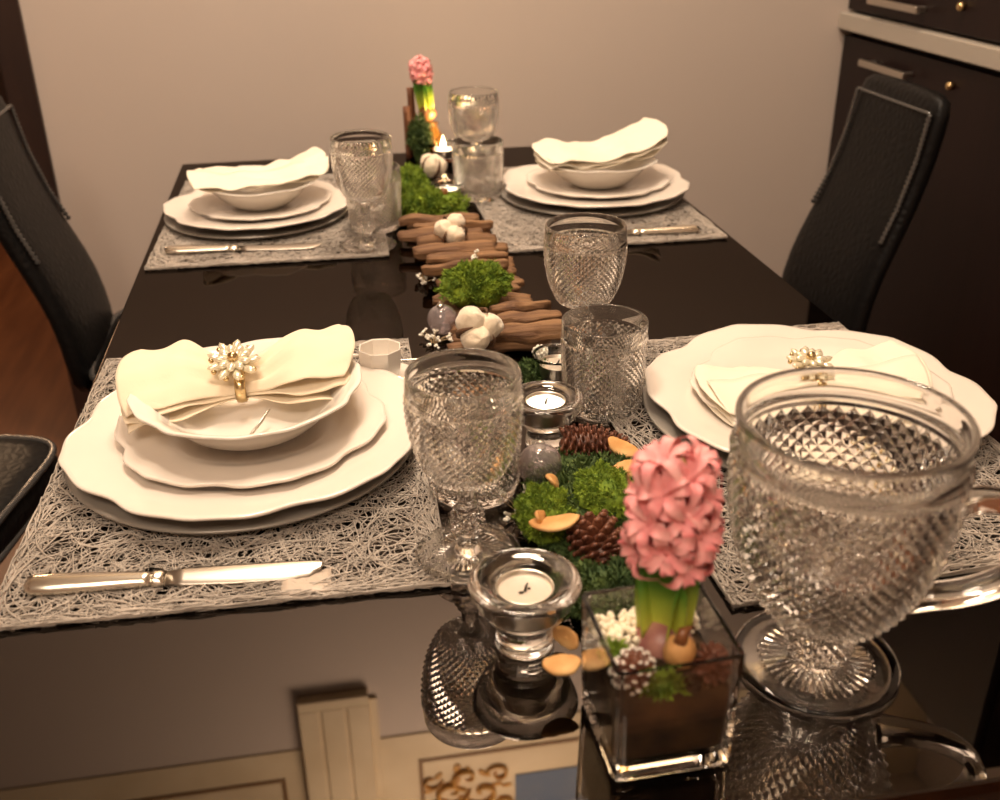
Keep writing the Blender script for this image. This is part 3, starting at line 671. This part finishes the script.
# glass baubles
def bauble(label, loc, r, rot):
    t = thing('glass_bauble', label, 'bauble', loc, 0, 'clear glass baubles'); t.rotation_euler = rot
    rows = [(r*sin(a), -r*cos(a)) for a in [pi*i/20*.94 for i in range(21)]]; inner = [(x*.955, z*.955) for x, z in rows[::-1]]
    MB().lathe(rows+inner, 36).build('ball', M['bauble'], t, merge=True)
    b = MB().lathe([(0, r*1.16), (r*.20, r*1.15), (r*.22, r*1.12), (r*.22, r*.97), (r*.16, r*.97), (0, r*.98)], 20); b.tube([(r*.09*cos(a), 0, r*1.22+r*.09*sin(a)) for a in [2*pi*i/12 for i in range(12)]], r*.025, 6, loop=True)
    b.build('cap', M['steel'], t, merge=False)
bauble('iridescent glass bauble left of the front cotton boll', (.122, 1.113, T+.0185), .0182, (R(8), R(-6), 0))
bauble('iridescent glass bauble below the second candle holder', (.163, .757, T+.0225), .0195, (R(-60), R(25), 0))

# baby's breath
def sprig(label, loc, n, r, seed, rot=0.):
    rr = random.Random(seed); t = thing('white_blossom_sprig', label, 'flower sprig', loc, rot, 'sprigs of tiny white blossoms'); b = MB(); c = MB()
    for i in range(n):
        a = rr.uniform(0, 6.28); d = r*sqrt(rr.random()); p = V((d*cos(a), d*sin(a)*1.3, rr.uniform(.003, .013)))
        b.tube([(0, 0, .0012), (p.x*.5, p.y*.5, p.z*.8), p], .0004, 4)
        for q in range(4): c.ell(p+V((rr.gauss(0, .0012), rr.gauss(0, .0012), rr.gauss(0, .001))), (.0017, .0017, .0014), None, 7, 5)
    b.build('stems', M['twig'], t); c.build('blossoms', M['gyp'], t)
sprig('sprig of tiny white blossoms left of the runner sticks', (.122, 1.290, T), 9, .016, 3)
sprig('sprig of tiny white blossoms below the left glass bauble', (.108, 1.083, T), 16, .022, 4)
sprig('sprig of tiny white blossoms between the large goblet and the near moss', (.137, .715, T), 16, .024, 5)
sprig('tiny white blossoms on top of the middle moss clump', (.176, 1.205, T+.055), 4, .006, 9)
t = thing('dried_flower_head', 'round cream dried flower head in front of the runner sticks', 'dried flower', (.217, 1.012, T)); b = MB()
for i in range(40):
    a = 2.39996*i; ct = 1-2*(i+.5)/40; st = sqrt(1-ct*ct); b.ell((.0072*st*cos(a), .0072*st*sin(a), .0125+.0072*ct), (.0022,)*3, None, 6, 5)
b.build('florets', M['gyp'], t); MB().tube([(0, 0, .001), (.002, .001, .006)], .0009, 6).build('stem', M['twig'], t)
moss('small green and red leaf tuft under the dried flower head', (.205, .975, T), (.022, .016, .013), 500, M['mossd'], .010, 15)

# pine cones
def cone(label, loc, L, r, rot, n=80, tips=False, fat=1.):
    b = MB(); b.rings([[(rr_*cos(a*pi/5), rr_*sin(a*pi/5), z) for a in range(10)] for z, rr_ in ((0, .1*r), (.1*L, .55*r), (.45*L, .62*r), (.8*L, .38*r), (L, .08*r))])
    for i in range(n):
        t = (i+.5)/n; a = 2.39996*i; z = L*(.03+.94*t); rad = r*(sin(pi*min(1, .16+.80*t**.85))**.75); el = .9-1.15*t
        q = Euler((0, 0, a)).to_matrix() @ Euler((0, -(1.15-el)*.9+.75, 0)).to_matrix()
        p = V((cos(a)*rad*.68, sin(a)*rad*.68, z)); sz = r*(.40-.16*t)
        b.ell(p, (sz, sz*.72*fat, sz*.22), q.to_euler(), 8, 5)
        e = p + q @ V((sz*.86, 0, .0004))
        if tips: b.idx = 1
        b.ell(e, (sz*.28, sz*.5*fat, sz*.26), q.to_euler(), 6, 5); b.idx = 0
    o = b.build('pine_cone', [M['cone'], M['frost']], loc=loc); o.rotation_euler = rot
    return tag(o, label, 'pine cone', 'pine cones')
cone('long brown pine cone lying sideways behind the near moss', (.190, .796, T+.0210), .062, .0165, (0, R(92), R(-10)), 110)
cone('round brown pine cone facing front beside the flat bark chip', (.179, .648, T+.030), .046, .0215, (R(112), 0, R(8)), 80)

# bark chips
def chip(label, loc, s, rot, seed=1):
    b = MB(); n = 26; rg = []
    for k, hz in ((.0, .0022), (.5, .0016), (.9, .0018), (1., .0004), (.95, -.0012), (.5, -.0014), (.0, -.0010)):
        rg.append([(s*k*cos(2*pi*i/n)*(1+.12*noise.noise(V((cos(2*pi*i/n), sin(2*pi*i/n), seed)))), s*.62*k*sin(2*pi*i/n)*(1+.2*noise.noise(V((cos(2*pi*i/n)*2, sin(2*pi*i/n)*2, seed)))), hz+.22*s*(k*cos(2*pi*i/n))**2) for i in range(n)])
    o = b.rings(rg, True, False).build('bark_chip', M['chip'], loc=loc, merge=False); o.rotation_euler = rot
    return tag(o, label, 'bark chip', 'orange bark chips')
chip('flat orange bark chip lying across the bright moss left of the round cone', (.150, .641, T+.0385), .0195, (R(-8), R(-6), R(-8)), 1)
chip('small orange bark chip standing at the left end of the flat chip', (.139, .648, T+.042), .008, (R(60), R(15), R(60)), 2)
chip('orange bark chip leaning on the left corner of the square vase', (.1225, .500, T+.0260), .0130, (R(12), R(4), R(4)), 3)
chip('orange-brown bark chip upright behind the vase corner chip', (.137, .545, T+.0100), .0115, (R(66), R(8), R(-50)), 4)
chip('orange bark chip beside the bauble above the left moss', (.162, .705, T+.036), .0125, (R(50), R(20), R(75)), 5)
chip('orange bark chip tucked under the hyacinth flower on the moss', (.229, .728, T+.026), .0150, (R(14), R(-6), R(25)), 6)
chip('orange bark chip at the right end of the long cone', (.241, .772, T+.022), .0150, (R(20), R(20), R(-25)), 7)

# ------------------------------------------------------------------ square vase with hyacinth
VX, VY, VR = .1715, .459, R(1.5)
vz = T+.0006; H, S0, S1 = .085, .0365, .0382
def sq(s, z, rc=.004):
    out = []
    for (sx, sy), a0 in (((1, 1), 0), ((-1, 1), 90), ((-1, -1), 180), ((1, -1), 270)):
        for k in range(4): a = R(a0+30*k); out.append((sx*(s-rc)+rc*cos(a), sy*(s-rc)+rc*sin(a), z))
    return out
b = MB().rings([sq(S0-.006, 0), sq(S0-.001, .0006), sq(S0, .003), sq(S1, H-.001), sq(S1-.001, H), sq(S1-.002, H), sq(S1-.0030, H-.001), sq(S0-.0034, .0125), sq(S0-.006, .0095), sq(S0-.016, .0085)], smooth=False)
tag(b.build('square_vase', M['clear'], loc=(VX, VY, vz), rot=(0, 0, VR)), 'square clear glass vase holding the pink hyacinth in the front', 'vase')
b = MB().rings([sq(S0-.0062, .0135), sq(S0-.0048, .016), sq(S1-.0048, .050), sq(S1-.0050, .058), sq(S1-.012, .062), sq(.006, .064)], smooth=True)
rs_ = random.Random(2)
for i in range(150):
    b.ell((rs_.uniform(-.030, .030), rs_.uniform(-.030, .030), rs_.uniform(.056, .064)), (rs_.uniform(.002, .0045),)*3, Euler((rs_.random(), rs_.random(), 0)), 6, 5, .3, i)
tag(b.build('potting_soil', M['soil'], loc=(VX, VY, vz), rot=(0, 0, VR)), 'dark potting soil and roots filling the square vase', 'soil', kind='stuff')
b = MB()
for i in range(330):
    x = rs_.uniform(-.0315, .004) if i < 280 else rs_.uniform(.020, .031); y = rs_.uniform(.002, .031) if x < -.010 else rs_.uniform(.014, .0315)
    b.ell((x, y, .062+rs_.uniform(0, .012)), (rs_.uniform(.0018, .0032), rs_.uniform(.0015, .0028), rs_.uniform(.0014, .0024)), Euler((rs_.random()*3, rs_.random()*3, rs_.random()*3)), 7, 5, .4, i)
tag(b.build('white_bark_bits', M['pebble'], loc=(VX, VY, vz), rot=(0, 0, VR)), 'creamy white bark bits scattered at the back of the square vase', 'bark bits', kind='stuff')
moss('small green moss tuft inside the front left corner of the vase', (VX-.008, VY-.030, vz+.060), (.011, .006, .010), 240, M['moss'], .007, 21)
moss('tiny green moss tuft against the left glass wall of the vase', (VX-.027, VY-.004, vz+.064), (.006, .008, .009), 180, M['moss'], .006, 22)
cone('small white-tipped pine cone inside the front left of the vase', (VX-.020, VY-.018, vz+.063), .022, .0125, (R(18), R(-6), 0), 46, True)
cone('small plain brown pine cone inside the front right of the vase', (VX+.024, VY-.020, vz+.063), .018, .0115, (R(10), R(6), 0), 44)
t = thing('seed_pod', 'pale orange seed pod inside the vase in front of the leaves', 'seed pod', (VX+.007, VY-.016, vz+.076)); t.scale = (1.12,)*3; t.rotation_euler = (R(24), R(-10), 0)
MB().ell((0, 0, 0), (.0088, .0080, .0112), None, 16, 12, .12, 3).build('pod', M['nut'], t); MB().tube([(0, 0, .009), (.003, .004, .0135), (.008, .005, .013)], [.0038, .003, .001], 7).build('husk', M['bulbb'], t)
# hyacinth
def hyacinth(label, loc, s, nflor, spike_r, spike_h, leafh, bulbm, seed, lean):
    t = thing('hyacinth', label, 'flower', loc); t.rotation_euler = lean
    MB().lathe([(r*s, z*s) for r, z in ((0, -.012), (.010, -.011), (.0165, -.003), (.0175, .004), (.014, .011), (.008, .016), (0, .018))], 28).build('bulb', bulbm, t, merge=True)
    for i in range(4):
        a = 2*pi*i/4+.85; rg = []
        for q in range(9):
            k = q/8; rad = (.0060+.0012*(i % 2)+.0045*k+.0020*k*k)*s; wd = (.0135+.002*sin(pi*k)-.0068*k**6)*s; z = (.010+leafh*k/s)*s
            rg.append([(rad*cos(a)-wd*e*sin(a)-.0045*s*(e*e-1)*cos(a)*-.6, rad*sin(a)+wd*e*cos(a)-.0045*s*(e*e-1)*sin(a)*-.6, z) for e in (-1, -.6, -.2, .2, .6, 1)])
        MB().rings(rg, False, False).build('leaf', M['leaf'], t, solid=.0011*s)
    z0 = leafh+.006*s
    MB().tube([(0, 0, .012*s), (0, 0, z0+spike_h*.92)], [.0045*s, .0028*s], 8).build('stalk', M['leafy'], t)
    f = MB()                                # one floret, facing +z
    for i in range(6):
        a = 2*pi*i/6; rg = []; dz = .0012*(i % 2)
        for q in range(9):
            k = q/8; rr_ = .0018+.0165*k-.0022*k**3; zz = dz+.006+.0085*sin(k*2.2)-.0115*k**2.4; wd = .0033*sin(pi*(.14+.78*k))**.9+.0002
            rg.append([((rr_)*cos(a)-wd*e*sin(a), (rr_)*sin(a)+wd*e*cos(a), zz+.0012*e*e) for e in (-1, -.5, 0, .5, 1)])
        f.rings(rg, False, False)
    f.tube([(0, 0, -.010), (0, 0, .002), (0, 0, .0075)], [.0016, .0030, .0034], 7)
    fo = f.build('floret', M['petal'], t, recalc=False); rr = random.Random(seed); first = True
    for i in range(nflor):
        u = (i+.5)/nflor; a = 2.39996*i; z = z0+spike_h*u; el = -.45+1.55*u+rr.gauss(0, .15)
        rad = spike_r*(sin(pi*min(1, .24+.66*u))**.6)
        d = V((cos(a)*cos(el), sin(a)*cos(el), sin(el))); o = fo if first else fo.copy()
        if not first: C.objects.link(o)
        first = False
        o.parent = t; o.location = V((cos(a)*rad*.52, sin(a)*rad*.52, z)); o.rotation_euler = d.to_track_quat('Z', 'Y').to_euler()
        o.rotation_euler.rotate_axis('Z', rr.uniform(0, 1)); o.scale = (s*rr.uniform(.92, 1.12),)*3
    b = MB()
    for i in range(7):
        a = 2.4*i; b.ell((.004*s*cos(a), .004*s*sin(a), z0+spike_h*(.97+.012*(i % 3))), (.0026*s, .0026*s, .0052*s), Euler((.5*sin(a), -.5*cos(a), 0)), 8, 6)
    b.build('bud', M['bud'], t); return t
hyacinth('pink hyacinth in full bloom growing from the square glass vase', (VX+.005, VY+.007, vz+.062), 1.06, 27, .0240, .060, .054, M['bulb'], 4, (R(-4), R(2), 0))

# ------------------------------------------------------------------ rear arrangement
rows = [(0, .001), (.022, 0), (.027, .002), (.029, .012), (.028, .030), (.022, .046), (.0165, .055), (.0165, .060), (.019, .063), (.0178, .0632), (.0150, .060), (.0150, .055), (.0202, .046), (.0262, .030), (.0272, .012), (.025, .004), (0, .0035)]
tag(MB().lathe(rows, 40).build('bulb_vase', M['amber'], loc=(.207, 1.992, T+.0006), merge=True), 'clear glass bulb vase coloured with amber light at the back end of the table', 'vase')
hyacinth('small budding hyacinth with a brown bulb at the back end of the table', (.205, 1.992, T+.080), 1.0, 14, .012, .026, .062, M['bulbb'], 9, (R(2), R(-7), 0))
for x, y, h, lb, a in ((.166, 1.985, .098, 'shorter cinnamon stick standing left of the rear hyacinth', .04), (.178, 2.000, .128, 'taller cinnamon stick standing left of the rear hyacinth', -.03)):
    rg = []
    for z in [h*i/8 for i in range(9)]:
        ring = []
        for q in range(40):
            if q < 20: s_ = q/19; rr_ = .0076-.0012*s_
            else: s_ = (39-q)/19; rr_ = .0062-.0012*s_
            th = s_*2.3*pi; rr_ -= .0022*s_; ring.append((rr_*cos(th), rr_*sin(th), z))
        rg.append(ring)
    o = MB().rings(rg).build('cinnamon_stick', M['cinn'], loc=(x, y, T+.0005)); o.rotation_euler = (a, -.03, a*8); tag(o, lb, 'cinnamon stick', 'cinnamon sticks')
moss('green moss tuft tied round the cinnamon sticks at the back', (.186, 1.965, T+.0005), (.020, .016, .075), 900, M['mossd'], .012, 31)
# little seed in the far moss
tag(MB().ell((0, 0, 0), (.0075, .0075, .007), None, 14, 10, .15, 2).build('brown_nut', M['bulbb'], loc=(.184, 1.592, T+.038)), 'small brown nut on the far bright moss below the tealight', 'nut')
o = chip('pale bark chip at the far left end of the runner moss', (.140, 1.800, T+.012), .022, (R(10), R(-14), R(30)), 9)
